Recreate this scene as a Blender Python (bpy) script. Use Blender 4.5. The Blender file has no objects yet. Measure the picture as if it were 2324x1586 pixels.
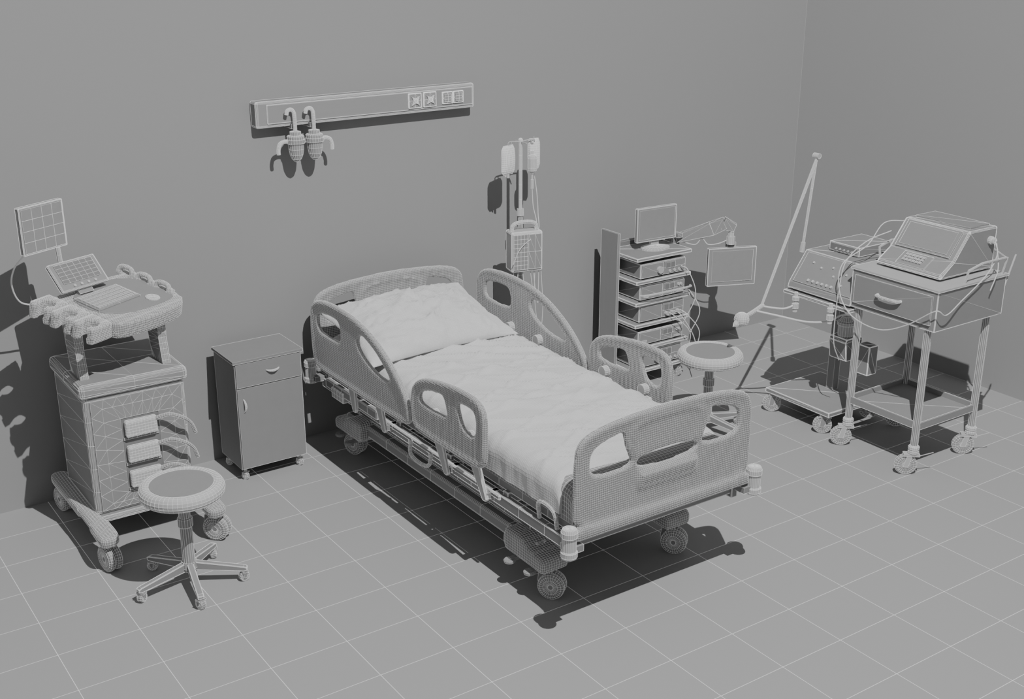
import bpy, bmesh, math
from mathutils import Vector, Matrix, noise
S=bpy.context.scene; COL=S.collection
pi=math.pi; sin=math.sin; cos=math.cos
WORG={}
# ---------------------------------------------------------------- materials
def mat(name,g,rough=0.6,emis=0.0,var=0.04,scale=6.0,spec=0.2):
    m=bpy.data.materials.new(name); m.use_nodes=True
    nt=m.node_tree; b=nt.nodes['Principled BSDF']
    n=nt.nodes.new('ShaderNodeTexNoise'); n.inputs['Scale'].default_value=scale
    r=nt.nodes.new('ShaderNodeMapRange')
    r.inputs['To Min'].default_value=g*(1-var); r.inputs['To Max'].default_value=g*(1+var)
    nt.links.new(n.outputs['Fac'],r.inputs['Value'])
    nt.links.new(r.outputs['Result'],b.inputs['Base Color'])
    b.inputs['Roughness'].default_value=rough
    b.inputs['Specular IOR Level'].default_value=spec
    if emis:
        b.inputs['Emission Color'].default_value=(1,1,1,1); b.inputs['Emission Strength'].default_value=emis
    return m
GREY=mat('grey_plastic',0.27)
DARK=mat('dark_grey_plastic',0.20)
LITE=mat('light_grey_plastic',0.46)
CLOTH=mat('light_cloth',0.58,0.9,scale=30)
CABLE=mat('pale_cable',0.62,emis=0.05)  # pale base plus a faint added glow, though cables give no light
LINE=mat('mesh_line',0.80,0.8,emis=0.09)  # mesh line materials all get a slight glow, to stay light in shadow
LINEB=mat('bright_mesh_line',0.88,0.8,emis=0.14)  # paler lines with more glow put in
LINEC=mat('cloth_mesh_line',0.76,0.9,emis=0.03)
BAG=mat('pale_bag_plastic',0.6)
LINED=mat('soft_mesh_line',0.36,0.8,emis=0.02)
WALL=mat('painted_wall',0.285,0.9,var=0.01,scale=2)
def floor_mat():
    m=bpy.data.materials.new('tiled_floor'); m.use_nodes=True
    nt=m.node_tree; b=nt.nodes['Principled BSDF']; L=nt.links
    tc=nt.nodes.new('ShaderNodeTexCoord'); sp=nt.nodes.new('ShaderNodeSeparateXYZ')
    L.new(tc.outputs['Object'],sp.inputs[0])
    def M(op,a,bb=None):
        n=nt.nodes.new('ShaderNodeMath'); n.operation=op
        for i,v in enumerate((a,bb)):
            if v is None: continue
            if isinstance(v,(int,float)): n.inputs[i].default_value=v
            else: L.new(v,n.inputs[i])
        return n.outputs[0]
    def line(o,ph,sp_):
        a=M('ADD',M('SUBTRACT',o,ph),100*sp_); a=M('MODULO',a,sp_)
        a=M('MINIMUM',a,M('SUBTRACT',sp_,a)); return M('LESS_THAN',a,0.0012)
    f=M('MAXIMUM',line(sp.outputs['X'],0.933,0.356),line(sp.outputs['Y'],5.09,0.303))
    mx=nt.nodes.new('ShaderNodeMix'); mx.data_type='RGBA'
    L.new(f,mx.inputs['Factor'])
    mx.inputs['A'].default_value=(0.33,0.33,0.33,1); mx.inputs['B'].default_value=(0.72,0.72,0.72,1)
    L.new(mx.outputs['Result'],b.inputs['Base Color'])
    b.inputs['Roughness'].default_value=0.75; b.inputs['Specular IOR Level'].default_value=0.15
    b.inputs['Emission Color'].default_value=(1,1,1,1)
    L.new(M('MULTIPLY',f,0.10),b.inputs['Emission Strength'])  # tile lines glow faintly so they still read bright inside shadows
    return m
FLOOR=floor_mat()
# ---------------------------------------------------------------- helpers
def thing(name,loc,label,cat,group=None):
    e=bpy.data.objects.new(name,None); e.empty_display_size=0.1; e.location=loc
    COL.objects.link(e); e['label']=label; e['category']=cat
    if group: e['group']=group
    WORG[e.name]=Vector(loc); return e
def chaikin(p,n=2,closed=True):
    p=[Vector(a) for a in p]
    for _ in range(n):
        q=[]; N=len(p)
        for i in range(N if closed else N-1):
            a,b=p[i],p[(i+1)%N]
            q+= [a*.75+b*.25, a*.25+b*.75]
        if not closed: q=[p[0]]+q+[p[-1]]
        p=q
    return p
def inset(p,d):
    """shrink an outline by d on every side (about its bounding box centre)"""
    lo=[min(a[i] for a in p) for i in (0,1)]; hi=[max(a[i] for a in p) for i in (0,1)]
    c=[(lo[i]+hi[i])/2 for i in (0,1)]; k=[(hi[i]-lo[i]-2*d)/(hi[i]-lo[i]) for i in (0,1)]
    return [Vector((c[0]+(a[0]-c[0])*k[0],c[1]+(a[1]-c[1])*k[1])) for a in p]
def cat(p,n=6):
    p=[Vector(a) for a in p]; P=[p[0]*2-p[1]]+p+[p[-1]*2-p[-2]]; o=[]
    for i in range(1,len(P)-2):
        a,b,c,d=P[i-1:i+3]
        for k in range(n):
            t=k/n
            o.append(.5*((2*b)+(c-a)*t+(2*a-5*b+4*c-d)*t*t+(3*b-a-3*c+d)*t**3))
    o.append(p[-1]); return o
class B:
    def __init__(s): s.bm=bmesh.new()
    def box(s,x0,x1,y0,y1,z0,z1,n=(1,1,1),M=None):
        bm=s.bm; lo=Vector((x0,y0,z0)); sz=Vector((x1-x0,y1-y0,z1-z0)); V={}
        def v(i,j,k):
            key=(i,j,k)
            if key not in V:
                p=lo+Vector((sz.x*i/n[0],sz.y*j/n[1],sz.z*k/n[2]))
                if M: p=M@p
                V[key]=bm.verts.new(p)
            return V[key]
        X,Y,Z=n
        for j in range(Y):
            for k in range(Z):
                bm.faces.new((v(0,j,k),v(0,j,k+1),v(0,j+1,k+1),v(0,j+1,k)))
                bm.faces.new((v(X,j,k),v(X,j+1,k),v(X,j+1,k+1),v(X,j,k+1)))
        for i in range(X):
            for k in range(Z):
                bm.faces.new((v(i,0,k),v(i+1,0,k),v(i+1,0,k+1),v(i,0,k+1)))
                bm.faces.new((v(i,Y,k),v(i,Y,k+1),v(i+1,Y,k+1),v(i+1,Y,k)))
        for i in range(X):
            for j in range(Y):
                bm.faces.new((v(i,j,0),v(i,j+1,0),v(i+1,j+1,0),v(i+1,j,0)))
                bm.faces.new((v(i,j,Z),v(i+1,j,Z),v(i+1,j+1,Z),v(i,j+1,Z)))
        return s
    def tube(s,pts,r,seg=8,closed=False,rs=None):
        bm=s.bm; pts=[Vector(p) for p in pts]; N=len(pts); rings=[]
        up=None
        for i,p in enumerate(pts):
            if closed: t=pts[(i+1)%N]-pts[i-1]
            else: t=pts[min(i+1,N-1)]-pts[max(i-1,0)]
            if t.length<1e-9: t=Vector((0,0,1))
            t.normalize()
            if up is None:
                up=Vector((0,0,1)) if abs(t.z)<.9 else Vector((1,0,0))
            a=(up-t*up.dot(t)).normalized(); up=a; c=t.cross(a)
            rr=rs[i] if rs else r
            rings.append([bm.verts.new(p+(a*cos(2*pi*k/seg)+c*sin(2*pi*k/seg))*rr) for k in range(seg)])
        for i in range(N if closed else N-1):
            A,C=rings[i],rings[(i+1)%N]
            for k in range(seg):
                bm.faces.new((A[k],A[(k+1)%seg],C[(k+1)%seg],C[k]))
        if not closed:
            bm.faces.new(rings[0][::-1]); bm.faces.new(rings[-1])
        return s
    def cyl(s,p0,p1,r,r2=None,seg=16,rings=1):
        p0,p1=Vector(p0),Vector(p1); r2=r if r2 is None else r2
        pts=[p0.lerp(p1,i/rings) for i in range(rings+1)]
        return s.tube(pts,r,seg,rs=[r+(r2-r)*i/rings for i in range(rings+1)])
    def lathe(s,c,prof,seg=24,M=None):
        bm=s.bm; c=Vector(c); rings=[]
        for r,z in prof:
            if r<1e-5:
                p=Vector((0,0,z)); p=(M@p if M else p)+c; rings.append([bm.verts.new(p)])
            else:
                R=[]
                for k in range(seg):
                    p=Vector((r*cos(2*pi*k/seg),r*sin(2*pi*k/seg),z)); p=(M@p if M else p)+c
                    R.append(bm.verts.new(p))
                rings.append(R)
        for A,C in zip(rings,rings[1:]):
            for k in range(seg):
                k2=(k+1)%seg
                if len(A)==1 and len(C)==1: continue
                if len(A)==1: bm.faces.new((A[0],C[k],C[k2]))
                elif len(C)==1: bm.faces.new((A[k],A[k2],C[0]))
                else: bm.faces.new((A[k],A[k2],C[k2],C[k]))
        if len(rings[0])>1: bm.faces.new(rings[0][::-1])
        if len(rings[-1])>1: bm.faces.new(rings[-1])
        return s
    def ball(s,c,r,seg=14,n=8,sq=(1,1,1)):
        M=Matrix.Diagonal(sq)
        return s.lathe(c,[(r*sin(pi*i/n),-r*cos(pi*i/n)) for i in range(n+1)],seg,M)
    def prism(s,pts,ax,c0,c1):
        bm=s.bm
        def mk(p,c):
            a,b=p[0],p[1]
            return bm.verts.new({'x':(c,a,b),'y':(a,c,b),'z':(a,b,c)}[ax])
        A=[mk(p,c0) for p in pts]; C=[mk(p,c1) for p in pts]; N=len(pts)
        bm.faces.new(A); bm.faces.new(C[::-1])
        for i in range(N):
            j=(i+1)%N; bm.faces.new((A[i],C[i],C[j],A[j]))
        return s
    def plate(s,outline,holes,th,ax,c,rim=0,hrim=0,nrim=99):
        """flat panel with holes; outline in the two axes other than ax"""
        cu=bpy.data.curves.new('tmp','CURVE'); cu.dimensions='2D'; cu.fill_mode='BOTH'; cu.extrude=th/2
        for pts in [outline]+holes:
            sp=cu.splines.new('POLY'); sp.points.add(len(pts)-1); sp.use_cyclic_u=True
            for q,p in zip(sp.points,pts): q.co=(p[0],p[1],0,1)
        o=bpy.data.objects.new('tmp',cu); COL.objects.link(o)
        dg=bpy.context.evaluated_depsgraph_get(); me=bpy.data.meshes.new_from_object(o.evaluated_get(dg))
        n0=len(s.bm.verts); s.bm.from_mesh(me); s.bm.verts.ensure_lookup_table()
        bpy.data.objects.remove(o); bpy.data.curves.remove(cu); bpy.data.meshes.remove(me)
        def mp(a,b,d): return Vector({'x':(c+d,a,b),'y':(a,c+d,b),'z':(a,b,c+d)}[ax])
        for v in list(s.bm.verts)[n0:]: v.co=mp(v.co.x,v.co.y,v.co.z)
        bmesh.ops.remove_doubles(s.bm,verts=list(s.bm.verts)[n0:],dist=1e-5)
        if rim: s.tube([mp(p[0],p[1],0) for p in outline],rim,8,closed=True)
        if hrim:
            for h in holes[:nrim]: s.tube([mp(p[0],p[1],0) for p in h],hrim,8,closed=True)
        return s
    def xf(s,M):
        bmesh.ops.transform(s.bm,matrix=M,verts=s.bm.verts); return s
    def done(s,name,parent,m=None,wire=0.0022,tri=0,bev=0,bseg=2,vox=0,sub=0,smooth=False,label=None,line=None):
        bm=s.bm
        bmesh.ops.recalc_face_normals(bm,faces=bm.faces)
        lo=Vector([min(v.co[i] for v in bm.verts) for i in range(3)])
        hi=Vector([max(v.co[i] for v in bm.verts) for i in range(3)])
        org=Vector(((lo.x+hi.x)/2,(lo.y+hi.y)/2,lo.z))
        for v in bm.verts: v.co-=org
        if smooth:
            for f in bm.faces: f.smooth=True
        me=bpy.data.meshes.new(name); bm.to_mesh(me); bm.free()
        o=bpy.data.objects.new(name,me); COL.objects.link(o)
        me.materials.append(m or GREY); me.materials.append(line or LINE)
        WORG[o.name]=org
        if parent: o.parent=parent; o.location=org-WORG[parent.name]
        else: o.location=org
        if bev:
            q=o.modifiers.new('bevel','BEVEL'); q.width=bev; q.segments=bseg; q.limit_method='ANGLE'
        if sub:
            q=o.modifiers.new('sub','SUBSURF'); q.levels=sub; q.render_levels=sub
        if vox:
            q=o.modifiers.new('remesh','REMESH'); q.mode='VOXEL'; q.voxel_size=vox; q.use_smooth_shade=True
            q=o.modifiers.new('smooth','SMOOTH'); q.factor=.5; q.iterations=4
        if tri: o.modifiers.new('tri','TRIANGULATE')
        if wire:
            q=o.modifiers.new('mesh_lines','WIREFRAME'); q.thickness=wire; q.use_replace=False
            q.use_even_offset=False; q.offset=0; q.material_offset=1
        if label: o['label']=label
        return o
def structure(o):
    o['kind']='structure'; return o
def T(x,y,z): return Matrix.Translation((x,y,z))
def RZ(d): return Matrix.Rotation(math.radians(d),4,'Z')
def RX(d): return Matrix.Rotation(math.radians(d),4,'X')
def RY(d): return Matrix.Rotation(math.radians(d),4,'Y')
def copy_thing(root,loc,rot,label):
    def cp(o,par):
        n=o.copy(); COL.objects.link(n)
        if par: n.parent=par; n.matrix_parent_inverse=o.matrix_parent_inverse
        for ch in list(o.children): cp(ch,n)
        return n
    n=cp(root,None); n.location=loc; n.rotation_euler=(0,0,math.radians(rot)); n['label']=label
    return n
R90=Matrix.Rotation(pi/2,3,'Y')
def caster(parent,x,y,r,w,top,ang=20,m=None,seg=20,wm=None,off=None,lw=.0015):
    """swivel caster: stem, fork and wheel"""
    A=RZ(ang); k=r*.1 if off is None else off
    b=B(); b.cyl((0,0,r*1.9),(0,0,top),r*.35,seg=12)
    b.box(-w*.5-.008,w*.5+.008,min(-r*.55,k-r*.3),max(r*.55,k+r*.3),r*1.9,r*2.12)
    for sx in (-1,1):
        b.prism([(-r*.5+k,r*2.0),(r*.5,r*2.0),(r*.25+k,r*.8),(-r*.2+k,r*.8)],'x',sx*(w*.5+.004)-.002,sx*(w*.5+.004)+.002)
    b.xf(T(x,y,0)@A)
    f=b.done('caster',parent,m or GREY,wire=lw)
    b=B()
    b.lathe((0,k,r),[(r*.25,-w/2-.002),(r*.72,-w/2),(r*.9,-w/2),(r,-w*.3),(r,w*.3),(r*.9,w/2),(r*.72,w/2),(r*.25,w/2+.002)],seg,R90)
    b.xf(T(x,y,0)@A)
    b.done('wheel',f,wm or GREY,wire=lw)
    return f
def twin_wheel(parent,x,y,r,ang,ztop):
    """large twin castor, swivelled"""
    b=B()
    for o in (-.019,.019):
        b.lathe((o,-.02,r),[(r*.2,-.014),(r*.55,-.016),(r*.8,-.016),(r*.97,-.010),(r,0),(r*.97,.010),(r*.8,.016),(r*.55,.016),(r*.2,.014)],28,R90)
    b.xf(T(x,y,0)@RZ(ang)); w=b.done('caster_wheel',parent,GREY,wire=.0016)
    b=B(); b.cyl((0,-.005,r),(0,0,ztop),.02,seg=12); b.prism([(-.05,r+.01),(-.035,r*1.75),(0,r*2.1),(.045,r*1.9),(.05,r+.01)],'x',-.004,.004)
    b.xf(T(x,y,0)@RZ(ang)); b.done('caster_fork',w,GREY,wire=.0016)
# ---------------------------------------------------------------- room
BW=6.288; RW=6.89
structure(B().box(-2,RW+.1,-2.2,BW+.1,-.1,0).done('floor',None,FLOOR,wire=0))
fl=bpy.data.objects['floor']
# keep object coordinates equal to world metres for the tile grid
for v in fl.data.vertices: v.co+=WORG['floor']
fl.location=(0,0,0)
structure(B().box(-2,RW,BW,BW+.1,0,3.4).done('wall_back',None,WALL,wire=0))
structure(B().box(RW,RW+.1,-2.2,BW+.1,0,3.4).done('wall_right',None,WALL,wire=0))
structure(B().box(RW-.0015,RW,BW-.0015,BW,0,3.4).done('trim_1',None,LINED,wire=0))
structure(B().box(RW-.0025,RW,-2.2,BW-.0015,0,.0025).done('trim_2',None,LINED,wire=0))
# ---------------------------------------------------------------- bed head panel on wall
t=thing('bedhead_service_panel',(3.295,BW,1.88),'long grey service panel with sockets mounted on the wall','wall panel')
B().box(2.60,3.99,6.205,BW,1.888,2.03,n=(1,1,1)).done('panel_body',t,GREY,bev=.012,bseg=4,wire=.0018)
B().box(2.66,3.975,6.198,6.206,1.908,2.012).done('front_cover',t,GREY,bev=.004,wire=.0018)
for i,x in enumerate((3.575,3.675,3.795,3.87)):
    w=.042 if i<2 else .034
    z=1.961
    p=B().box(x-w,x+w,6.188,6.199,z-w,z+w,n=(2,1,2)).done('socket',t,GREY,tri=1,bev=.003,wire=.0028,label='square wall socket',line=LINEB)
    b=B()
    if i<2:
        star=[]
        for k in range(16):
            a=2*pi*k/16; r=.034 if k%4==2 else (.014 if k%2==0 else .016)
            star.append((x+r*cos(a),z+r*sin(a)))
        b.prism(star,'y',6.180,6.19)
        b.cyl((x,6.176,z),(x,6.19,z),.011,seg=12)
    else:
        b.box(x-.02,x+.02,6.181,6.19,z-.022,z+.022,n=(2,1,3))
    b.done('socket_insert',p,BAG if i<2 else GREY,wire=.0025,line=LINEB)
# suction jars
def jar(x,y,side):
    t=thing('suction_jar',(x,y,1.69),'grey suction jar with pipe and spout hooked below the wall panel','suction jar','suction jars under the wall panel')
    z=1.70
    B().lathe((x,y,z),[(0,-.005),(.012,-.003),(.026,.012),(.036,.035),(.041,.065),(.042,.10)],20).done('jar',t,GREY,wire=.0018)
    B().lathe((x,y,z),[(.045,.095),(.051,.1),(.051,.118),(.047,.12),(.047,.135),(.04,.14),(.03,.142),(.03,.16),(.012,.165),(0,.165)],20).done('lid',t,GREY,wire=.0022)
    pts=cat([(x,y,z+.16),(x,y,z+.24),(x-.004,y,z+.268),(x-.02,y,z+.282),(x-.04,y,z+.275),(x-.046,y,z+.255)],5)
    B().tube(pts,.010,10).done('pipe',t,LITE,wire=.0016)
    s=side
    pts=cat([(x+s*.04,y,z+.11),(x+s*.07,y,z+.112),(x+s*.095,y,z+.10),(x+s*.105,y,z+.07),(x+s*.105,y,z+.045)],5)
    B().tube(pts,.010,10).done('spout',t,LITE,wire=.0016)
    B().box(x-.012,x+.012,y+.02,BW,z+.175,z+.2).done('wall_bracket',t,GREY)
jar(2.805,6.17,-1); jar(2.915,6.165,1)
# ---------------------------------------------------------------- bedside cabinet
t=thing('bedside_cabinet',(2.445,6.055,0),'grey bedside cabinet with one drawer, a door and small casters','cabinet')
x0,x1,y0,y1=2.25,2.64,5.915,6.205
CAB=mat('cabinet_grey',0.245)
B().box(x0,x1,y0,y1,.075,.70).done('body',t,CAB,wire=.0014)
B().box(x0-.01,x1+.01,y0-.012,y1+.005,.70,.715).done('top_panel',t,CAB,wire=.0016)
d=B().box(x0+.005,x1-.005,y0-.010,y0,.56,.694).done('drawer',t,CAB,wire=.0014)
def handle(par,c,horizontal=True,n='handle'):
    x,y,z=c; b=B(); L=.038
    pts=[]
    for i in range(9):
        a=-1+2*i/8; o=(1-a*a)*.014+.002
        pts.append((x+L*a,y-o,z-.006*(1-a*a)) if horizontal else (x+.006*(1-a*a),y-o,z+L*a))
    b.tube(pts,.005,8,rs=[.002+.004*(1-(-1+2*i/8)**2) for i in range(9)])
    b.done(n,par,LITE,wire=.0012)
handle(d,(2.465,y0-.01,.635))
d=B().box(x0+.005,x1-.005,y0-.010,y0,.08,.552).done('door',t,CAB,wire=.0014)
handle(d,(2.285,y0-.01,.455),False)
for x in (x0+.03,x1-.03):
    for y in (y0+.03,y1-.03): caster(t,x,y,.022,.018,.076,30,LITE,seg=12)
# ---------------------------------------------------------------- stools
def stool(loc):
    X,Y,_=loc
    t=thing('rolling_stool',(X,Y,0),'round padded rolling stool standing beside the ultrasound machine','stool','rolling stools')
    prof=[(.0,.455),(.10,.455),(.15,.457)]
    for k in range(9):
        a=-pi/2+pi*k/8*1.05
        prof.append((.165+.03*cos(a),.490+.036*sin(a)))
    prof+=[(.148,.523),(.143,.521)]
    s=B().lathe((X,Y,0),prof,56).done('seat',t,LITE,wire=.0016)
    B().lathe((X,Y,0),[(.144,.519),(.144,.523),(.0,.523)],48).done('cushion_top',s,GREY,wire=0)
    B().lathe((X,Y,0),[(.028,.11),(.028,.30),(.034,.305),(.034,.345),(.026,.35),(.026,.455),(.06,.46)],16).done('column',t,GREY,wire=.002)
    B().lathe((X,Y,0),[(.0,.075),(.035,.075),(.04,.09),(.035,.12),(.0,.12)],16).done('hub',t,GREY,wire=.0018)
    for k in range(5):
        A=T(X,Y,0)@RZ(-100+72*k)
        b=B(); b.prism([(.02,.075),(.25,.052),(.265,.055),(.265,.07),(.25,.076),(.02,.118)],'y',-.014,.014); b.xf(A)
        b.done('leg',t,GREY,bev=.003,wire=.0018)
        p=A@Vector((.25,0,0))
        caster(t,p.x,p.y,.024,.026,.058,20+72*k,GREY,seg=14)
    return t
st=stool((1.62,5.04,0))
copy_thing(st,(4.86,4.98,0),25,'round padded rolling stool standing between the bed and the equipment trolley')
# ---------------------------------------------------------------- hospital bed
CX=3.32
bed=thing('hospital_bed',(CX,4.87,0),'grey adjustable hospital bed with moulded side rails and wheels','hospital bed')
def mir(h): return [(2*CX-a,b) for a,b in h]
def endboard(name,yc,foot):
    o=[(-.505,.48),(-.505,.70),(-.505,.86),(-.49,.93),(-.43,.965),(-.28,.99),(0,1.004),(.28,.99),(.43,.965),(.49,.93),(.505,.86),(.505,.70),(.505,.48)]
    o=[(CX+a,b) for a,b in o]; o=inset(chaikin(o,2),.017)
    h=chaikin([(CX+a,b) for a,b in [(-.435,.745),(-.44,.85),(-.415,.895),(-.35,.92),(-.25,.94),(-.235,.92),(-.225,.86),(-.19,.785),(-.2,.745)]],2)
    holes=[h,mir(h)]
    if foot: holes.append(chaikin([(CX+a,b) for a,b in [(-.16,.728),(.16,.728),(.19,.795),(-.19,.795)]],2))
    b=B().plate(o,holes,.026,'y',yc,rim=.020,hrim=.014,nrim=2)
    b.box(CX-.505,CX+.505,yc-.03,yc+.03,.485,.535)
    rim=chaikin([(CX-.195,.955),(CX+.195,.955),(CX+.19,.83),(CX+.155,.715),(CX-.155,.715),(CX-.19,.83)],2) if not foot else chaikin([(CX-.19,.80),(CX-.195,.88),(CX-.20,.958),(CX+.20,.958),(CX+.195,.88),(CX+.19,.80)],2,False)
    b.tube([(p[0],yc-.012,p[1]) for p in rim],.010,8,closed=not foot)
    if foot:
        pr=[(yc,.726),(yc-.022,.724),(yc-.034,.71),(yc-.032,.68),(yc-.018,.63),(yc,.59)]
        b.prism(pr,'x',CX-.165,CX+.165)
    return b.done(name,bed,GREY,vox=.0105,wire=.0013)
endboard('footboard',3.64,True)
endboard('headboard',6.10,False)
def rail(x,side,head):
    if head:
        o=[(6.0,.60),(6.01,.75),(6.01,.88),(5.97,.955),(5.85,.99),(5.65,1.0),(5.45,.985),(5.28,.94),(5.12,.86),(5.0,.77),(4.915,.67),(4.90,.60),(4.93,.565),(5.2,.555),(5.6,.56),(5.95,.56)]
        hs=[[(5.92,.80),(5.93,.885),(5.87,.92),(5.68,.93),(5.64,.90),(5.63,.81),(5.68,.785),(5.85,.785)],
            [(5.46,.83),(5.44,.915),(5.36,.915),(5.22,.858),(5.10,.775),(5.09,.745),(5.15,.735),(5.3,.75)]]
    else:
        o=[(4.885,.60),(4.895,.70),(4.885,.79),(4.83,.85),(4.72,.89),(4.5,.925),(4.32,.93),(4.25,.905),(4.225,.85),(4.225,.72),(4.23,.62),(4.26,.585),(4.4,.575),(4.7,.575),(4.85,.58)]
        hs=[[(4.81,.75),(4.81,.79),(4.75,.83),(4.6,.855),(4.57,.835),(4.555,.79),(4.54,.745),(4.62,.73),(4.78,.73)],
            [(4.47,.86),(4.35,.87),(4.30,.845),(4.295,.77),(4.31,.725),(4.36,.715),(4.42,.735),(4.455,.80)]]
    o=inset(chaikin(o,2),.016); hs=[chaikin(h,2) for h in hs]
    b=B().plate(o,hs,.022,'x',x,rim=.018,hrim=.011)
    r=b.done('side_rail',bed,GREY,vox=.0105,wire=.0013)
    for yt,yb in (((5.62,5.57),(5.34,5.24)) if head else ((4.73,4.62),(4.41,4.28))):
        xx=x-side*.024
        B().prism([(yt+.05,.66),(yt-.05,.66),(yb-.022,.43),(yb-.012,.415),(yb+.012,.415),(yb+.022,.43)],'x',xx-.008,xx+.008).done('rail_arm',r,LITE,wire=.002,bev=.004)
        B().box(min(xx,CX+side*.44),max(xx,CX+side*.44),yb-.015,yb+.015,.425,.455).done('rail_pivot',r,GREY)
        B().cyl((x-side*.045,yt,.69),(x-side*.012,yt,.69),.028,seg=16).done('rail_knob',r,LITE)
for side in (-1,1):
    x=CX+side*.555
    rail(x,side,True); rail(x,side,False)
# deck frame
b=B()
for s in (-1,1):
    b.box(CX+s*.47-.018,CX+s*.47+.018,3.67,6.06,.40,.455,n=(1,12,1))
    b.box(CX+s*.44-.012,CX+s*.44+.012,3.70,6.02,.47,.515,n=(1,12,1))
    b.box(CX+s*.50-.006,CX+s*.50+.006,4.2,5.8,.44,.462,n=(1,8,1))
for y in (3.70,4.2,4.7,5.2,5.6,6.0):
    b.box(CX-.47,CX+.47,y-.02,y+.02,.42,.475)
b.done('deck_frame',bed,GREY,bev=.004,wire=.002)
B().box(CX-.44,CX+.44,3.72,6.03,.505,.522,n=(4,8,1)).done('deck_panel',bed,GREY,wire=.0018)
for s in (-1,1):
    b=B(); b.box(CX+s*.37-.03,CX+s*.37+.03,4.05,5.95,.185,.25,n=(1,8,1))
    b.done('chassis_beam',bed,GREY,bev=.012,bseg=3,wire=.0018)
    b=B(); b.box(CX+s*.35-.015,CX+s*.35+.015,4.15,5.85,.27,.30,n=(1,8,1))
    b.done('chassis_rail',bed,GREY,bev=.004,wire=.0018)
for yc in (4.10,5.88):
    B().box(CX-.36,CX+.36,yc-.04,yc+.04,.175,.24,n=(12,1,1)).done('cross_beam',bed,GREY,bev=.012,wire=.0018)
for sx in (-1,1):
    for yc,d in ((4.0,1),(5.94,-1)):
        xx=CX+sx*.375
        q=[(yc-d*.06,.15),(yc-d*.07,.20),(yc-d*.05,.225),(yc+d*.05,.24),(yc+d*.12,.275),(yc+d*.24,.275),(yc+d*.26,.20),(yc+d*.24,.16)]
        b=B().prism(q,'x',xx-.075,xx+.075)
        b.done('wheel_housing',bed,GREY,vox=.014,wire=.0015)
        for k,yy in enumerate((yc+d*.02,yc+d*.16)):
            b=B(); X=CX+sx*(.475 if k else .46)
            b.lathe((X,yy,.130),[(0,0),(.024,0),(.028,.004),(.028,.011),(.024,.015),(0,.015)],14)
            b.box(min(X,xx),max(X,xx),yy-.012,yy+.012,.135,.150)
            b.done('brake_pedal',bed,GREY,wire=.0012,line=LITE)
for yc in (4.5,5.5):
    b=B(); b.box(CX-.12,CX+.12,yc-.1,yc+.1,.24,.43,n=(2,2,4)); b.box(CX-.36,CX+.36,yc-.03,yc+.03,.2,.25)
    b.done('lift_column',bed,DARK,bev=.01,wire=.0018)
for sx in (-1,1):
    for y in (4.0,5.94):
        twin_wheel(bed,CX+sx*.375,y-.01,.064,38 if y<5 else 25,.17)
    for y in (3.62,6.1):
        x=CX+sx*.54
        B().lathe((x,y,.425),[(0,0),(.032,0),(.036,.008),(.036,.028),(.031,.034),(.031,.095),(.036,.10),(.036,.122),(.03,.135),(.015,.138),(0,.138)],24).done('corner_bumper',bed,LITE,wire=.0018)
        yy=y+(.05 if y<5 else -.05)
        B().box(min(x,CX+sx*.47),max(x,CX+sx*.47),min(y,yy)-.01,max(y,yy)+.01,.44,.47).done('bumper_bracket',bed,GREY)
for (ya,yb,x,z0,z1) in ((4.78,4.98,CX-.52,.38,.46),(3.80,3.93,CX-.47,.46,.56)):
    pts=chaikin([(x,ya,z1 if z0<.4 else z0),(x-.015,ya,z0 if z0<.4 else z1),(x-.015,yb,z0 if z0<.4 else z1),(x,yb,z1 if z0<.4 else z0)],2,closed=False)
    B().tube(pts,.009,8).done('hand_loop',bed,LITE,wire=.0015)
B().box(CX-.52,CX-.49,5.35,5.95,.44,.49,n=(1,6,1)).done('control_box',bed,GREY,bev=.006)
B().box(CX-.53,CX-.48,5.72,5.86,.41,.47,n=(1,4,2)).done('release_latch',bed,LITE,bev=.006)
# ---------------------------------------------------------------- mattress and sheet
mt=thing('mattress',(CX,4.87,.52),'thick mattress covered with a wrinkled pale sheet on the bed','mattress')
def rbox(hx,hy,z0,z1,nx,ny,cx,cy,r=.05,fn=None,nz=5,na=5):
    """draped closed slab: param grid with rounded cross section"""
    b=B(); bm=b.bm
    rows=[]; prof=[]
    for i in range(nz): prof.append((-1,z0+ (z1-z0-r)*i/nz,0))
    for i in range(na):
        a=pi/2*i/na; prof.append((-1+r/hx*(1-cos(a)),z1-r+r*sin(a),i/na))
    half=len(prof)
    for i in range(nx+1): prof.append((-1+r/hx+(2-2*r/hx)*i/nx,z1,1))
    prof+= [(-q[0],q[1],q[2]) for q in reversed(prof[:half])]
    ys=[]
    for i in range(na+1):
        a=pi/2*i/(na+1); ys.append((-hy+r*(1-cos(a)),-(r-r*sin(a))))
    m=len(ys)
    for i in range(ny+1): ys.append((-hy+r+(2*hy-2*r)*i/ny,0))
    ys+=[(-q[0],q[1]) for q in reversed(ys[:m])]
    for (y,dz) in ys:
        row=[]
        for (u,z,k) in prof:
            zz=z+dz*((z-z0)/(z1-z0))
            P=Vector((cx+u*hx,cy+y,zz))
            if fn: P=fn(P,k)
            row.append(bm.verts.new(P))
        rows.append(row)
    for A,C in zip(rows,rows[1:]):
        for k in range(len(A)-1): bm.faces.new((A[k],A[k+1],C[k+1],C[k]))
    for R in (rows[0],rows[-1]):
        base=[bm.verts.new((v.co.x,v.co.y,z0)) for v in R]
        mid=[bm.verts.new((v.co.x,v.co.y,(v.co.z+z0)/2)) for v in R]
        for k in range(len(R)-1):
            bm.faces.new((R[k],R[k+1],mid[k+1],mid[k])); bm.faces.new((mid[k],mid[k+1],base[k+1],base[k]))
    return b
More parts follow.
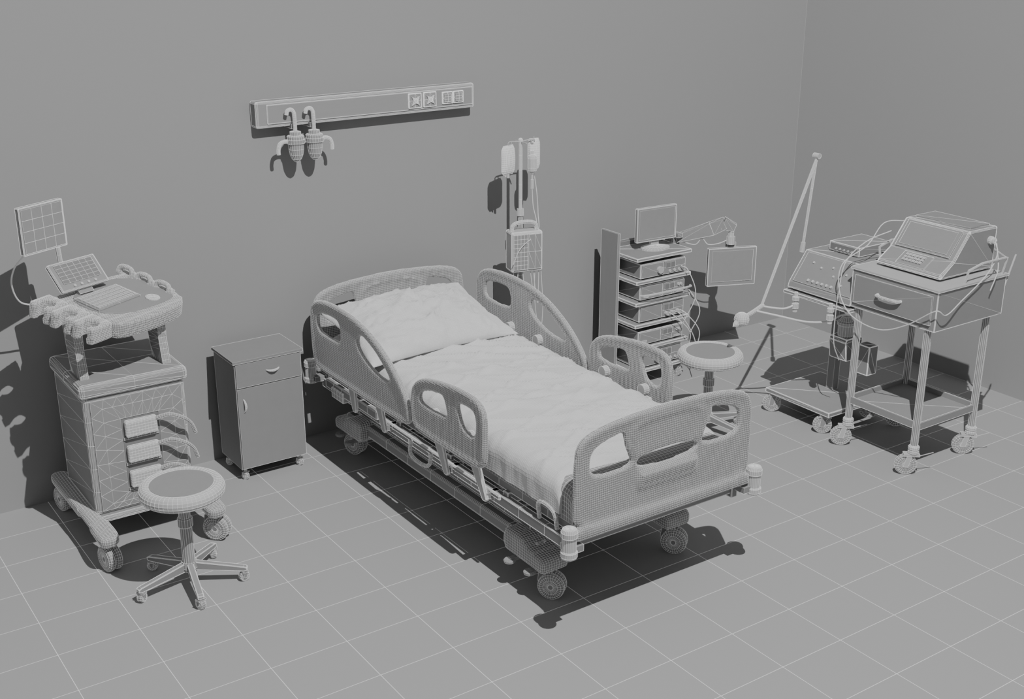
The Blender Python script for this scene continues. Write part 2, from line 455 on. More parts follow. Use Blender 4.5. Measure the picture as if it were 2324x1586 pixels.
b=rbox(.466,1.175,.523,.695,40,100,CX,4.87,.06)
b.done('mattress_core',mt,GREY,wire=.0016,smooth=True)
def wr(P,k):
    x,y=P.x-CX,P.y
    q=Vector((x*1.4+.5*noise.noise(Vector((x*2,y*2,5))),y*5.0+x*2.6,0))
    n=noise.noise(q)*.012+noise.noise(Vector((x*3,y*11+x*5,1)))*.005
    for (fy,fx,o,am) in ((4.0,3.0,9,.018),(5.0,-1.8,21,.012),(8.0,4.5,33,.012)):
        ridge=abs(noise.noise(Vector((x*.8,y*fy+x*fx,o))))
        n+=am*max(0,1-ridge*9)**1.3
    if k>=1: P.z+=n+.008*(1-(x/.47)**2)
    else:
        P.z+=n*k
        s=1 if x>0 else -1
        low=1-k
        P.x+=s*(.004+.007*low*noise.noise(Vector((P.z*6,y*15,4))))
    if y<3.95: P.z-= (3.95-y)**2*.35*k
    return P
b=rbox(.478,1.13,.548,.715,70,190,CX,4.90,.085,wr,nz=7,na=8)
b.done('bed_sheet',mt,CLOTH,wire=.0009,smooth=True,label='pale wrinkled fitted sheet',line=LINEC)
# ---------------------------------------------------------------- pillow
pl=thing('pillow',(CX-.065,5.66,.72),'plump pale wrinkled pillow resting at the head of the mattress','pillow')
b=B(); bm=b.bm; NX,NY=100,60
def pil(s,t,sg):
    W,D,TH=.475,.315,.115
    x=s*W*(.92+.08*t*t); y=t*D*(.89+.11*s*s)
    h=((1-abs(s)**3)*(1-abs(t)**3))**.5*(.75+.25*(1-s*s)*(1-t*t*.5))
    z=sg*TH*h*(1.0 if sg>0 else .45)
    if sg>0:
        q=Vector((x*4+2*noise.noise(Vector((x*3,y*3,1))),y*5+x*2.5,0))
        z+=h*(noise.noise(q)*.018+noise.noise(q*2.4)*.008)
        for o,a,c in ((3,4,3),(8,2,-7),(12,3,9),(17,7,2)):
            z+=h*.015*max(0,1-abs(noise.noise(Vector((x*a,y*8+x*c*.4,o))))*9)**1.3
        edge=max(abs(s),abs(t))
        z+=.009*noise.noise(Vector((x*22,y*22,7)))*edge**2*min(1,h*2.5)
    return Vector((x,y,z))
def sm(i,N):
    u=-1+2*i/N; return math.copysign(abs(sin(u*pi/2))**.9,u)
top=[[None]*(NY+1) for _ in range(NX+1)]; bot=[[None]*(NY+1) for _ in range(NX+1)]
for i in range(NX+1):
    for j in range(NY+1):
        s,t_=sm(i,NX),sm(j,NY)
        top[i][j]=bm.verts.new(pil(s,t_,1))
        edge=i in(0,NX) or j in(0,NY)
        bot[i][j]=top[i][j] if edge else bm.verts.new(pil(s,t_,-1))
for i in range(NX):
    for j in range(NY):
        bm.faces.new((top[i][j],top[i+1][j],top[i+1][j+1],top[i][j+1]))
        q=[bot[i][j],bot[i][j+1],bot[i+1][j+1],bot[i+1][j]]
        if len(set(q))==4:
            try: bm.faces.new(q)
            except ValueError: pass
b.xf(T(CX-.065,5.67,.815)@RZ(1.5)@RX(14))
b.done('pillow_case',pl,CLOTH,wire=.0009,smooth=True,line=LINEC)
# ---------------------------------------------------------------- IV stand
PX,PY=4.186,6.0
t=thing('iv_stand',(PX,PY,0),'tall slim drip stand with hooks beside the bed head','iv stand')
b=B(); b.cyl((PX,PY,.08),(PX,PY,1.25),.014,seg=12,rings=12); b.done('lower_pole',t,GREY,wire=.0018)
b=B(); b.cyl((PX,PY,1.25),(PX,PY,1.70),.010,seg=10,rings=5); b.ball((PX,PY,1.70),.013); b.cyl((PX,PY,1.24),(PX,PY,1.28),.02); b.done('upper_pole',t,LITE,wire=.0018)
b=B()
for s in (-1,1):
    e=Vector((PX+s*.085,PY-.01,1.70))
    b.tube(cat([(PX,PY,1.69),(PX+s*.04,PY,1.695),e],4),.004,6)
    b.tube([(e.x+.012*cos(a),e.y,e.z+.012*sin(a)-.012) for a in [k*.5 for k in range(11)]],.003,6)
b.tube([(PX,PY-.06,1.69),(PX,PY+.06,1.69)],.004,6)
b.done('hook',t,LITE,wire=0)
b=B(); 
for k in range(5):
    a=2*pi*k/5+.3; e=Vector((PX+.2*cos(a),PY+.2*sin(a),.06)); b.cyl((PX,PY,.09),e,.013,.009,seg=8)
b.done('base',t,GREY)
for k in range(5):
    a=2*pi*k/5+.3; caster(t,PX+.2*cos(a),PY+.2*sin(a),.022,.02,.06,30*k,seg=12)
def bag(x,y,z,w,h,label,ang=0):
    tt=thing('iv_bag',(x,y,z),label,'iv bag','drip bags on the stand')
    b=B(); bm=b.bm; NXX,NZ=10,14
    F_=[];K=[]
    for j in range(NZ+1):
        v=j/NZ; ww=w/2*min(1,.72+2.2*v)*(1 if v<.85 else 1-.25*(v-.85)/.15)
        fr=[];bk=[]
        for i in range(NXX+1):
            u=-1+2*i/NXX; d=.024*math.sqrt(max(0,1-u*u))*math.sqrt(max(0,sin(pi*min(1,v))))
            fr.append(bm.verts.new((u*ww,-d,v*h)))
            bk.append(fr[-1] if i in(0,NXX) else bm.verts.new((u*ww,d+.0005,v*h)))
        F_.append(fr);K.append(bk)
    for j in range(NZ):
        for i in range(NXX):
            bm.faces.new((F_[j][i],F_[j][i+1],F_[j+1][i+1],F_[j+1][i]))
            q=(K[j][i],K[j+1][i],K[j+1][i+1],K[j][i+1])
            bm.faces.new(q)
    b.xf(T(x,y,z)@RZ(ang)); b.done('bag_body',tt,BAG,wire=.0018,line=LINEB)
    b=B(); b.cyl((x,y,z+.004),(x,y,z-.02),.008,seg=8); b.cyl((x-.018,y,z+.006),(x-.018,y,z-.012),.005,seg=8)
    b.done('port',tt,LITE,wire=.001)
    B().tube([(x,y,z+h-.01),(x,y,z+h+.012)],.003,6).done('hanger',tt,LITE,wire=0)
    return tt
b1=bag(PX-.098,PY-.01,1.505,.118,.175,'pale full drip bag hanging from the stand hook',15)
b2=bag(PX+.105,PY+.01,1.515,.080,.185,'narrow pale drip bag with a thin tube hanging from the stand',-10)
bt=thing('infusion_bottle',(PX+.06,PY-.03,1.48),'slim pale infusion bottle with drip chamber on the stand','infusion bottle')
B().lathe((PX+.062,PY-.035,1.50),[(0,0),(.012,0),(.026,.015),(.028,.03),(.028,.09),(.024,.105),(.012,.115),(.012,.135),(0,.137)],16).done('bottle',bt,LITE,wire=.0018)
b=B(); b.cyl((PX+.062,PY-.035,1.50),(PX+.062,PY-.035,1.40),.005,seg=8); b.lathe((PX+.062,PY-.035,1.40),[(0,0),(.009,.006),(.009,.06),(0,.066)],10); b.done('drip_chamber',bt,LITE,wire=.001)
B().tube(cat([(PX+.062,PY-.035,1.41),(PX+.060,PY-.05,1.3),(PX+.050,PY-.1,1.2),(PX-.02,PY-.14,1.12)],6),.0025,6).done('drip_tube',bt,CABLE,wire=0)
B().tube(cat([(PX+.105,PY+.01,1.50),(PX+.10,PY-.03,1.38),(PX+.09,PY-.06,1.25),(PX+.03,PY-.14,1.16),(PX-.10,PY-.15,1.08),(PX-.15,PY-.14,.98)],6),.0025,6).done('drip_tube',b2,CABLE,wire=0)
pm=thing('infusion_pump',(4.16,PY-.08,.92),'boxy infusion pump with top handle clamped to the drip stand','infusion pump')
Mp=T(4.155,PY-.085,.92)@RZ(-14)
p=B().box(-.10,.10,-.055,.055,0,.25,n=(1,1,1)).xf(Mp).done('case',pm,LITE,bev=.012,bseg=3,wire=.0022)
B().box(-.088,.0,-.064,-.055,.02,.235,n=(4,1,8)).xf(Mp).done('display_side',p,GREY,wire=.0022,line=LINEB)
B().box(.006,.089,-.064,-.055,.02,.235,n=(2,1,2)).xf(Mp).done('pump_door',p,GREY,tri=1,wire=.0025,line=LINEB)
B().tube(chaikin([(-.08,0,.24),(-.075,0,.30),(.075,0,.30),(.08,0,.24)],2,False),.011,8).xf(Mp).done('handle',pm,LITE,wire=.0018)
B().box(-.0,.04,.05,.09,.10,.15).xf(Mp).done('clamp',pm,GREY)
for k,(xa,dz,xb) in enumerate(((-.08,-.28,-.01),(-.05,-.22,.04),(.06,-.36,.11),(.085,-.18,.06))):
    B().tube(cat([(xa,-.03,.01),(xa-.005,-.04,dz*.5),((xa+xb)/2,-.05,dz*1.15),(xb,-.04,dz*.7),(xb-.01,-.03,-.0)],6),.0025,6).xf(Mp).done('tube',pm,CABLE,wire=0)
# ---------------------------------------------------------------- ultrasound machine
us=thing('ultrasound_machine',(1.62,5.8,0),'wheeled ultrasound machine with console, two screens and probe holders','ultrasound machine')
x0,x1,y0,y1=1.37,1.87,5.61,6.12
b=B().box(x0,x1,y0,y1,.18,.80,n=(1,1,5))
b.done('body',us,GREY,bev=.02,bseg=3,tri=1,wire=.0018)
b=B(); bm=b.bm
ix0,ix1,iz0,iz1=1.535,1.725,.27,.665; ox0,ox1,oz0,oz1=x0+.03,x1-.02,.20,.78
def per(a0,a1,c0,c1,n):
    P=[]
    for i in range(n): P.append((a0+(a1-a0)*i/n,c1))
    for i in range(n): P.append((a1,c1+(c0-c1)*i/n))
    for i in range(n): P.append((a1+(a0-a1)*i/n,c0))
    for i in range(n): P.append((a0,c0+(c1-c0)*i/n))
    return P
I=per(ix0,ix1,iz0,iz1,7); O=per(ox0,ox1,oz0,oz1,7)
mid=[((a[0]*.4+c[0]*.6),(a[1]*.4+c[1]*.6)) for a,c in zip(I,O)]
mk=lambda P:[bm.verts.new((q[0],y0-.006,q[1])) for q in P]
A_,Mi,O_=mk(I),mk(mid),mk(O); back=[bm.verts.new((q[0],y0+.004,q[1])) for q in O]
n=len(A_)
for i in range(n):
    j=(i+1)%n
    bm.faces.new((A_[i],A_[j],Mi[j],Mi[i])); bm.faces.new((Mi[i],Mi[j],O_[j],O_[i])); bm.faces.new((O_[i],O_[j],back[j],back[i]))
b.done('front_panel',us,GREY,tri=1,wire=.0018)
B().box(x0-.015,x1+.015,y0-.02,y1+.01,.80,.87,n=(2,2,1)).done('top_cover',us,GREY,bev=.022,bseg=3,tri=1,wire=.002)
B().box(ix0,ix1,y0-.003,y0+.001,iz0,iz1).done('port_recess',us,DARK,wire=.002)
for k,zc in enumerate((.61,.475,.34)):
    p=B().box(1.55,1.705,y0-.035,y0-.002,zc-.042,zc+.042,n=(10,1,6)).done('transducer_connector',us,LITE,bev=.008,wire=.0018)
    B().box(1.54,1.715,y0-.01,y0-.001,zc-.06,zc-.048,n=(8,1,1)).done('connector_ledge',p,GREY,wire=.0018)
    pts=cat([(1.70,y0-.03,zc+.03),(1.76,y0-.06,zc+.045),(1.82,y0-.08,zc+.02),(1.865,y0-.06,zc-.03),(1.89,y0-.04,zc-.09)],6)
    B().tube(pts,.009,8).done('probe_cable',p,GREY,wire=.0015)
for s,xx in ((-1,1.345),(1,1.88)):
    o=[(xx-.05,5.38),(xx-.04,5.31),(xx+.04,5.31),(xx+.055,5.38),(xx+.055,5.50),(xx+.035,5.58),(xx+.035,6.05),(xx+.05,6.1),(xx+.045,6.22),(xx-.045,6.22),(xx-.05,6.1),(xx-.035,5.58)]
    b=B().plate(chaikin(o,1),[],.05,'z',.172)
    b.done('base_foot',us,GREY,vox=.014,wire=.0016)
    for y in (5.40,6.17):
        twin_wheel(us,xx,y,.066,12 if s<0 else 42,.15)
B().box(x0-.01,x1+.01,5.58,6.14,.15,.18,n=(2,2,1)).done('base_plate',us,GREY,bev=.01,tri=1)
for xx in (1.41,1.815):
    b=B(); b.prism([(5.68,.86),(5.83,.86),(5.87,1.0),(5.90,1.15),(5.70,1.13),(5.71,1.0)],'x',xx-.02,xx+.02)
    bmesh.ops.subdivide_edges(b.bm,edges=b.bm.edges[:],cuts=4,use_grid_fill=True)
    b.done('support_strut',us,GREY,tri=1,wire=.0018)
# console, swivelled and tilted towards the user
MC=T(1.62,5.80,1.19)@RZ(29)@RX(12.6)
o=[(-.205,-.15),(-.19,-.21),(-.06,-.24),(.10,-.25),(.24,-.235),(.30,-.16),(.30,0),(.285,.14),(.25,.20),(-.19,.20),(-.215,.15),(-.215,0)]
b=B().plate(chaikin(o,2),[],.085,'z',-.017)
b.xf(MC); con=b.done('console',us,GREY,vox=.0115,wire=.0016)
b=B().plate(chaikin([(-.18,-.15),(.22,-.19),(.265,-.12),(.25,.16),(-.18,.17)],2),[],.012,'z',.026)
b.xf(MC); b.done('console_top',us,GREY,tri=1,wire=0)
for v in (.14,.005,-.13):
    C_=[]; cx_=-.285
    for k in range(17):
        a=math.radians(180-42-(360-84)*k/16); C_.append((cx_+.036*cos(a),v+.038*sin(a)))
    outl=[(-.34,v+.028),(-.34,v+.062),(-.21,v+.064),(-.21,v-.064),(-.34,v-.062),(-.34,v-.028)]+C_[::-1]
    b=B().plate([Vector(q) for q in outl],[],.085,'z',-.006)
    b.xf(MC); b.done('cup_holder',us,GREY,vox=.009,wire=.0018)
b=B().box(-.17,.11,-.07,.09,.030,.038,n=(2,2,1)); b.xf(MC); kb=b.done('keyboard',us,GREY,wire=.0018)
b=B()
for r in range(5):
    for c in range(14):
        b.box(-.16+c*.0187,-.16+c*.0187+.0145,-.06+r*.028,-.06+r*.028+.021,.037,.045)
b.xf(MC); b.done('keys',kb,LITE,wire=.0012)
b=B(); b.lathe((.14,-.12,.030),[(.035,0),(.035,.006),(.026,.010),(0,.011)],20); b.xf(MC); b.done('trackball',us,LITE,wire=.0014)
for v in (.16,.04,-.08):
    b=B(); b.tube(chaikin([(.245,v-.040,.015),(.255,v-.046,.045),(.26,v-.030,.064),(.26,v+.030,.064),(.255,v+.046,.045),(.245,v+.040,.015)],2,False),.014,8)
    b.box(.245,.31,v-.042,v+.042,.01,.03)
    b.xf(MC); b.done('probe_holder',us,GREY,vox=.008,wire=.0016)
# touch screen
Mt=T(1.493,5.90,1.335)@RZ(22)@RX(-41)
p=B().box(-.135,.135,-.012,.012,-.078,.078,n=(1,1,1)).xf(Mt).done('touch_screen',us,GREY,bev=.006,wire=.0022)
B().box(-.108,.108,-.016,-.011,-.04,.064,n=(6,1,5)).xf(Mt).done('display',p,DARK,wire=.0018)
for i in range(4):
    b=B(); b.cyl((-.06+.04*i,-.02,-.06),(-.06+.04*i,-.01,-.06),.006,seg=10)
    b.xf(Mt); b.done('button',p,LITE,wire=.001)
B().box(-.04,.04,.01,.04,-.10,0).xf(Mt).done('screen_mount',us,GREY)
# main monitor
Mm=T(1.333,5.80,1.612)@RZ(26)
p=B().box(-.125,.125,-.012,.015,-.112,.112).xf(Mm).done('monitor',us,GREY,bev=.004,wire=.0025)
B().box(-.115,.115,-.015,-.011,-.103,.103,n=(4,1,4)).xf(Mm).done('display',p,GREY,wire=.0022)
b=B().tube(cat([(1.44,5.98,1.2),(1.44,5.98,1.35),(1.43,5.97,1.50)],4),.012,8); b.cyl((1.43,5.97,1.50),(1.35,5.84,1.60),.012,seg=8)
b.done('monitor_arm',us,LITE,wire=.0015)
B().tube(cat([(1.25,5.80,1.50),(1.20,5.86,1.42),(1.19,5.92,1.32),(1.23,5.96,1.22),(1.33,5.98,1.19),(1.42,5.97,1.19)],8),.004,8).done('monitor_cable',us,CABLE,wire=0)
# ---------------------------------------------------------------- endoscopy rack
rk=thing('equipment_rack',(5.16,5.9,0),'grey wheeled equipment rack with stacked shelves and a swing arm screen','equipment rack')
B().box(4.905,4.925,5.93,6.10,.10,1.03,n=(1,1,1)).done('side_panel',rk,GREY,wire=.0022)
B().box(4.925,5.40,6.06,6.10,.10,.93).done('back_panel',rk,DARK,wire=.002)
SZ=(.90,.745,.60,.45,.29,.13)
for z in SZ:
    B().box(4.925,5.39,5.75,6.06,z-.022,z,n=(1,1,1)).done('shelf',rk,GREY,tri=1,wire=.0028,bev=.004)
for x in (4.94,5.375):
    B().box(x-.012,x+.012,6.02,6.05,.1,.9).done('upright',rk,GREY)
for x in (4.97,5.35):
    for y in (5.80,6.02): caster(rk,x,y,.04,.03,.11,30,seg=14)
def dev(z,h,kind):
    d=thing('medical_device',(5.16,5.9,z),('boxy medical unit with round dial on a rack shelf','boxy medical unit with split front panel on a rack shelf','boxy medical unit with plugged cables on a rack shelf')[kind],'medical device')
    X0,X1,Y0,Y1=4.975,5.355,5.775,6.02
    B().box(X0,X1,Y0,Y1,z+.008,z+h).done('case',d,GREY,tri=1,wire=.0022,bev=.004)
    B().box(X0+.008,X0+.185,Y0-.01,Y0,z+.014,z+h-.008,n=(1,1,1)).done('front_panel',d,GREY,tri=1,wire=.0022)
    B().box(X0+.195,X1-.006,Y0-.01,Y0,z+.014,z+h-.008,n=(2,1,2)).done('front_panel',d,GREY,tri=(kind>0),wire=.0022)
    B().box(X0+.205,X0+.285,Y0-.014,Y0-.009,z+h*.5,z+h-.016,n=(2,1,1)).done('display',d,DARK,wire=.0018)
    K=[]
    if kind==0: K=[(.15,.5,.022,.03)]+[(.24+.04*i,.3,.008,.018) for i in range(3)]
    elif kind==1:
        K=[(.32+.02*i,.7,.008,.02) for i in range(2)]
        B().box(X0+.02,X0+.06,Y0-.018,Y0-.009,z+.025,z+.04).done('switch',d,LITE,wire=.0014)
        B().box(X1-.08,X1-.02,Y0-.018,Y0-.009,z+.02,z+.03).done('switch',d,LITE,wire=.0014)
    else: K=[(.22+.05*i,.35,.011,.035) for i in range(3)]
    for (a,c,r,dd) in K:
        B().cyl((X0+a,Y0-dd,z+h*c),(X0+a,Y0-.009,z+h*c),r,seg=12).done('plug' if kind==2 else 'knob',d,LITE,wire=.0014)
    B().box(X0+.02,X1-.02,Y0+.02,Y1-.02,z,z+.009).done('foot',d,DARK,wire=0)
    return d
dev(.745,.105,0); dev(.60,.105,1); dev(.45,.115,2); dev(.29,.10,1); dev(.13,.12,0)
for (a,e) in (((5.30,5.75,.80),(5.30,5.70,.42)),((5.20,5.74,.50),(5.33,5.68,.22)),((5.25,5.74,.50),(5.38,5.66,.08)),((5.30,5.74,.50),(5.40,5.68,.20)),((5.33,5.75,.65),(5.36,5.70,.33))):
    B().tube(cat([a,(a[0]+.03,a[1]-.04,a[2]-.03),((a[0]+e[0])/2+.06,5.66,(a[2]+e[2])/2),e],6),.003,6).done('cable',rk,CABLE,wire=0)
b=B(); b.tube(chaikin([(4.95,5.74,.655),(4.96,5.70,.66),(5.36,5.70,.66),(5.38,5.74,.655)],2,False),.006,8)
b.done('rack_handle',rk,LITE,wire=.001)
mo=thing('computer_monitor',(5.2,5.9,.90),'flat computer monitor on a stand on top of the rack','monitor')
Mn=T(5.20,5.90,.90)@RZ(-4)
b=B(); b.lathe((0,0,0),[(0,0),(.09,0),(.09,.008),(.05,.016),(.03,.022),(0,.022)],24,Matrix.Diagonal((1.15,.85,1))); b.box(-.03,.03,.005,.025,.015,.09); b.xf(Mn); b.done('stand',mo,LITE,wire=.0018)
p=B().box(-.158,.158,-.012,.016,.055,.28).xf(Mn).done('monitor_frame',mo,GREY,bev=.004,wire=.0022)
B().box(-.143,.143,-.015,-.011,.072,.267).xf(Mn).done('display',p,GREY,wire=.0018)
b=B(); b.box(5.39,5.46,5.95,6.02,.86,.94); b.box(5.40,5.44,5.9,6.0,.94,.965)
b.done('arm_mount',rk,GREY,tri=1,wire=.0022)
def beam(b,p0,p1,w0,h0,w1,h1):
    p0,p1=Vector(p0),Vector(p1); dr=(p1-p0).normalized(); sd=dr.cross(Vector((0,0,1))).normalized(); u=sd.cross(dr)
    q=[]
    for p,w,h in ((p0,w0,h0),(p1,w1,h1)):
        q.append([b.bm.verts.new(p+sd*w*sx/2+u*h*sz/2) for sx,sz in ((-1,-1),(1,-1),(1,1),(-1,1))])
    A,C=q; b.bm.faces.new(A); b.bm.faces.new(C[::-1])
    for i in range(4): b.bm.faces.new((A[i],C[i],C[(i+1)%4],A[(i+1)%4]))
b=B(); beam(b,(5.44,5.96,.92),(5.60,5.79,1.0),.05,.05,.06,.085); beam(b,(5.60,5.79,1.0),(5.655,5.73,1.04),.06,.085,.07,.07); beam(b,(5.65,5.74,1.04),(5.71,5.69,1.01),.07,.075,.05,.05)
b.done('swing_arm',rk,GREY,tri=1,wire=.0025)
b=B(); b.cyl((5.69,5.70,1.03),(5.69,5.70,.90),.018,seg=12,rings=3); b.cyl((5.69,5.70,.95),(5.69,5.70,.90),.028,seg=12); b.done('arm_joint',rk,LITE,wire=.0018)
B().tube(cat([(5.46,5.93,.90),(5.52,5.86,.885),(5.55,5.83,.93),(5.58,5.80,.89),(5.63,5.75,.90),(5.68,5.71,.93)],6),.0035,6).done('cable',rk,CABLE,wire=0)
Ms=T(5.70,5.69,.745)@RZ(-22)
p=B().box(-.17,.17,-.012,.02,-.13,.13).xf(Ms).done('arm_screen',rk,GREY,bev=.003,wire=.0022)
B().box(-.145,.145,-.016,-.011,-.10,.112).xf(Ms).done('display',p,GREY,wire=.002)
B().box(-.03,.03,.018,.05,-.03,.16).xf(Ms).done('screen_bracket',p,GREY,wire=.002)
# ---------------------------------------------------------------- ventilator
vn=thing('ventilator',(5.65,4.75,0),'wheeled ventilator with sloped control face and support arm','ventilator')
B().box(5.40,5.90,4.50,5.02,.125,.155,n=(1,1,1)).done('base_plate',vn,GREY,tri=1,bev=.004,wire=.0028)
for x in (5.44,5.86):
    for y in (4.55,4.97): caster(vn,x,y,.056,.026,.126,42,seg=20,off=.02,lw=.0018)
b=B(); b.box(5.71,5.76,4.75,4.80,.155,.84,n=(1,1,3)); b.done('column',vn,GREY,wire=.002)
B().box(5.34,5.86,4.375,4.88,.83,.85,n=(1,1,1)).done('tray',vn,GREY,tri=1,bev=.003,wire=.0028)
pr=[(5.36,.865),(5.37,.90),(5.50,1.075),(5.88,1.075),(5.88,.865)]
b=B()
b.prism(pr,'y',4.39,4.87); vb=b.done('ventilator_case',vn,GREY,tri=1,bev=.004,wire=.0025)
dv=Vector((.13,0,.175)).normalized(); 
Mv=Matrix(((0,dv.x,-dv.z,5.37),( -1,0,0,4.86),(0,dv.z,dv.x,.90),(0,0,0,1)))
B().box(.02,.45,.01,.205,0,.006).xf(Mv).done('control_face',vb,GREY,wire=.002)
for i in range(6):
    b=B(); b.lathe((.13+.035*i,.035,.004),[(.009,0),(.008,.012),(0,.013)],10); b.xf(Mv); b.done('dial',vb,LITE,wire=.001)
for (a,c) in ((.10,.15),(.17,.13),(.25,.15),(.28,.10),(.36,.13),(.36,.06)):
    b=B(); b.lathe((a,c,.004),[(.007,0),(.006,.008),(0,.009)],8); b.xf(Mv); b.done('button',vb,LITE,wire=.001)
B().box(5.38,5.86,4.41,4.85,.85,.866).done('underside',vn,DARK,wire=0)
d=thing('small_monitor_unit',(5.74,4.66,1.076),'low flat electronic box resting on top of the ventilator','medical device')
B().box(5.60,5.88,4.555,4.78,1.08,1.135).done('case',d,GREY,tri=1,bev=.003,wire=.0025)
B().box(5.593,5.60,4.565,4.77,1.088,1.128).done('front_panel',d,DARK,wire=.0018)
for i in range(5):
    B().cyl((5.585,4.60+.03*i,1.102),(5.594,4.60+.03*i,1.102),.006,seg=8).done('knob',d,LITE,wire=.001)
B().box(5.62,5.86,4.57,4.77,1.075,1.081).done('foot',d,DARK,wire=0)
top=Vector((5.50,4.85,1.645)); base=Vector((5.45,4.86,1.07)); tip=Vector((5.128,4.85,.79))
b=B(); b.cyl(base,base+(top-base)*.10,.013,seg=10); b.cyl(base,top,.007,seg=8,rings=6); b.done('lower_arm',vn,LITE,wire=.0015)
b=B(); b.cyl(top+Vector((.010,0,0)),tip,.009,.007,seg=8,rings=8); b.done('upper_arm',vn,LITE,wire=.0015)
b=B(); b.cyl(top+Vector((0,-.02,0)),top+Vector((0,.02,0)),.015,seg=16); b.done('arm_hinge',vn,LITE,wire=.002)
ball=Vector((4.97,4.85,.735))
b=B(); b.ball(ball,.044,seg=18,n=12); b.lathe(ball,[(.02,.035),(.014,.055),(.0,.075)],12,Matrix.Rotation(-2.0,3,'Y')); b.done('breathing_bulb',vn,LITE,wire=.0018)
b=B(); b.tube(cat([ball+Vector((.035,0,.015)),(5.06,4.85,.765),tip,(5.14,4.85,.80)],5),.011,8); b.done('wye_connector',vn,LITE,wire=.0015)
B().tube(cat([(5.13,4.85,.79),(5.19,4.82,.775),(5.27,4.79,.765),(5.33,4.77,.79),(5.345,4.77,.84)],6),.006,8).done('breathing_tube',vn,CABLE,wire=0)
B().tube(cat([(5.08,4.84,.77),(5.20,4.77,.735),(5.33,4.68,.70),(5.45,4.62,.695),(5.53,4.60,.72),(5.58,4.60,.72)],6),.006,8).done('breathing_tube',vn,CABLE,wire=0)
for y in (4.77,4.50):
    B().lathe((5.33,y,.74),[(0,0),(.012,0),(.014,.02),(.02,.022),(.02,.05),(.013,.052),(.013,.07),(.02,.072),(.02,.09),(.01,.095),(.01,.12),(0,.12)],12).done('valve',vn,LITE,wire=.0018)
B().lathe((5.60,4.60,.58),[(0,0),(.04,0),(.045,.01),(.045,.07),(.052,.075),(.052,.09),(.04,.10),(.025,.125),(.0,.13)],18).done('humidifier_jar',vn,LITE,wire=.0018)
b=B(); b.prism([(5.56,.44),(5.67,.44),(5.69,.56),(5.68,.58),(5.55,.58),(5.54,.56)],'y',4.54,4.67); b.done('humidifier_base',vn,GREY,tri=1,wire=.0028,bev=.004,line=LINEB)
B().box(5.66,5.72,4.60,4.76,.46,.52).done('humidifier_bracket',vn,GREY)
b=B(); b.box(5.60,5.68,4.41,4.50,.38,.56); b.done('junction_box',vn,GREY,tri=1,wire=.0028,bev=.004,line=LINEB)
B().box(5.66,5.72,4.50,4.75,.44,.48).done('junction_bracket',vn,GREY)
# ---------------------------------------------------------------- instrument trolley
tr=thing('instrument_trolley',(5.66,4.11,0),'four-legged medical trolley with drawer and lower shelf on casters','trolley')
X0,X1,Y0,Y1=5.37,5.96,3.82,4.40
LP=[(5.40,3.88),(5.41,4.36),(5.90,3.87),(5.91,4.36)]
B().box(X0,X1,Y0,Y1,.865,1.09).done('cabinet_box',tr,GREY,tri=1,bev=.004,wire=.0028)
B().box(X0-.008,X1+.008,Y0-.008,Y1+.008,1.09,1.10).done('top_panel',tr,LITE,wire=.0028)
d=B().box(X0-.012,X0,Y0+.03,Y1-.03,.90,1.06).done('drawer',tr,GREY,tri=1,wire=.0025)
B().tube(chaikin([(X0-.012,4.20,.985),(X0-.042,4.195,.985),(X0-.042,4.05,.985),(X0-.012,4.045,.985)],2,False),.008,8).done('handle',d,LITE,wire=.0018)
for (x,y) in LP:
    B().cyl((x,y,.15),(x,y,.866),.020,seg=12,rings=1).done('leg',tr,GREY,wire=.0026)
    B().lathe((x,y,.125),[(0,0),(.024,0),(.03,.01),(.03,.022),(.024,.028),(.03,.034),(.03,.046),(.022,.055),(0,.055)],16).done('leg_collar',tr,LITE,wire=.0018)
    caster(tr,x,y,.061,.026,.135,48,LITE,seg=22,off=.035,lw=.002,wm=GREY)
    B().tube([(x+.03,y-.02,.11),(x+.10,y-.06,.13)],.003,6).done('brake_lever',tr,LITE,wire=0)
b=B()
b.box(5.40,5.91,3.87,4.37,.275,.285,n=(1,1,1)); b.done('lower_shelf',tr,GREY,tri=1,wire=.0028)
b=B()
for (a,c,dd,e) in ((5.40,5.91,3.862,3.872),(5.40,5.91,4.365,4.375)): b.box(a,c,dd,e,.275,.315)
for (a,c) in ((5.397,5.407),(5.905,5.915)): b.box(a,c,3.87,4.37,.275,.315)
b.done('shelf_rim',tr,GREY,wire=.0024)
b=B(); b.tube(chaikin([(5.60,3.83,1.10),(5.60,3.81,1.20),(6.02,3.81,1.20),(6.02,4.42,1.20),(5.60,4.42,1.20),(5.60,4.40,1.10)],1,False),.006,8)
b.tube([(5.93,3.81,1.20),(5.93,3.83,1.10)],.005,8); b.tube([(6.02,3.82,1.20),(5.965,3.83,1.02)],.004,6)
b.done('guard_rail',tr,LITE,wire=.001)
df=thing('patient_monitor',(5.73,4.12,1.10),'wedge-shaped patient monitor with sloped screen and cables on the trolley','patient monitor')
pr=[(5.50,1.112),(5.50,1.135),(5.60,1.20),(5.715,1.35),(5.96,1.35),(5.96,1.112)]
b=B().prism(pr,'y',3.915,4.345); cs=b.done('case',df,GREY,tri=1,bev=.01,wire=.0026,line=LINEB)
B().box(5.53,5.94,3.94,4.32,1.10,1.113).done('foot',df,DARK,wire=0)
dv=Vector((.115,0,.15)).normalized()
Mv=Matrix(((0,dv.x,-dv.z,5.60),(-1,0,0,4.345),(0,dv.z,dv.x,1.20),(0,0,0,1)))
B().box(.035,.395,.012,.178,0,.010).xf(Mv).done('screen_frame',df,GREY,wire=.0024,line=LINEB)
B().box(.055,.375,.026,.165,.009,.013).xf(Mv).done('display',df,GREY,wire=.002)
dv2=Vector((.10,0,.065)).normalized()
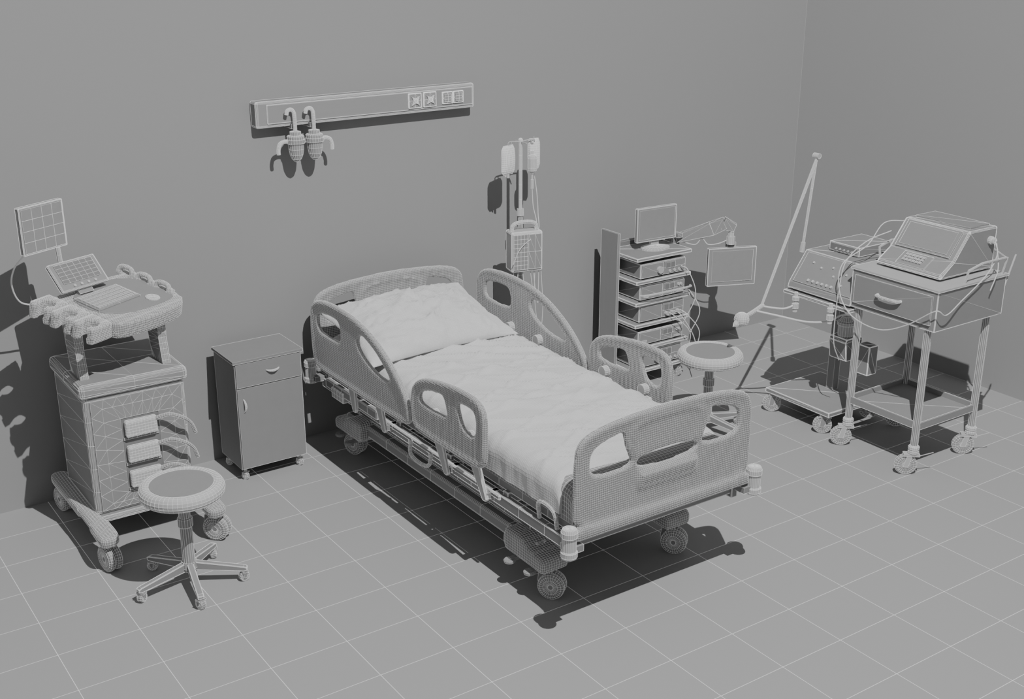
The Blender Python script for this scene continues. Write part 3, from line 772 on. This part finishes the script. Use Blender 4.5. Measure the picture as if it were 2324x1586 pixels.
Mk=Matrix(((0,dv2.x,-dv2.z,5.50),(-1,0,0,4.345),(0,dv2.z,dv2.x,1.135),(0,0,0,1)))
p=B().box(.12,.31,.012,.108,0,.006,n=(1,1,1)).xf(Mk).done('keypad',df,GREY,wire=.0025,line=LINEB)
b=B()
for r in range(3):
    for c in range(6): b.box(.15+c*.022,.15+c*.022+.016,.035+r*.02,.035+r*.02+.014,.005,.016)
b.xf(Mk); b.done('keys',p,LITE,wire=.0015)
B().box(5.76,5.93,3.95,4.31,1.35,1.362,n=(1,1,1)).done('top_vent',df,GREY,tri=1,wire=.0025)
b=B(); b.lathe((5.90,3.915,1.28),[(.022,0),(.022,.015),(.016,.02),(.016,.035),(.0,.04)],14,Matrix.Rotation(pi/2,3,'X')); b.done('plug',df,LITE,wire=.0018)
for pts in ([(5.90,3.88,1.28),(5.86,3.83,1.22),(5.74,3.80,1.13),(5.55,3.80,1.02),(5.40,3.78,.97),(5.33,3.80,1.0),(5.34,3.98,.87),(5.33,4.15,.80),(5.33,4.35,.83),(5.33,4.45,.95),(5.36,4.47,1.10),(5.50,4.42,1.2),(5.60,4.40,1.32),(5.75,4.36,1.32)],
            [(5.90,3.87,1.27),(5.84,3.80,1.15),(5.78,3.79,1.04)],
            [(5.62,4.36,1.28),(5.50,4.43,1.22),(5.38,4.46,1.12),(5.34,4.46,.98),(5.34,4.47,.80),(5.36,4.48,.62),(5.42,4.48,.5)]):
    B().tube(cat(pts,6),.0032,6).done('cable',df,CABLE,wire=0)
# ---------------------------------------------------------------- light, world, camera
ld=bpy.data.lights.new('ceiling_lamp','POINT'); ld.energy=1; ld.shadow_soft_size=.02; ld.use_nodes=True
nt=ld.node_tree; em=nt.nodes['Emission']; fo=nt.nodes.new('ShaderNodeLightFalloff'); fo.inputs['Strength'].default_value=43
em.inputs['Color'].default_value=(1,1,1,1); nt.links.new(fo.outputs['Constant'],em.inputs['Strength'])
lo=bpy.data.objects.new('ceiling_lamp',ld); lo.location=(2.5,1.4,5.9); COL.objects.link(lo)
w=bpy.data.worlds.new('studio'); S.world=w; w.use_nodes=True
w.node_tree.nodes['Background'].inputs['Color'].default_value=(1,1,1,1)
w.node_tree.nodes['Background'].inputs['Strength'].default_value=.24
cd=bpy.data.cameras.new('camera'); cd.sensor_width=36; cd.lens=2772/2324*36; cd.clip_end=100
co=bpy.data.objects.new('camera',cd); co.location=(0,0,3); co.rotation_euler=(math.radians(90-19.8),0,math.radians(-34.5))
COL.objects.link(co); S.camera=co
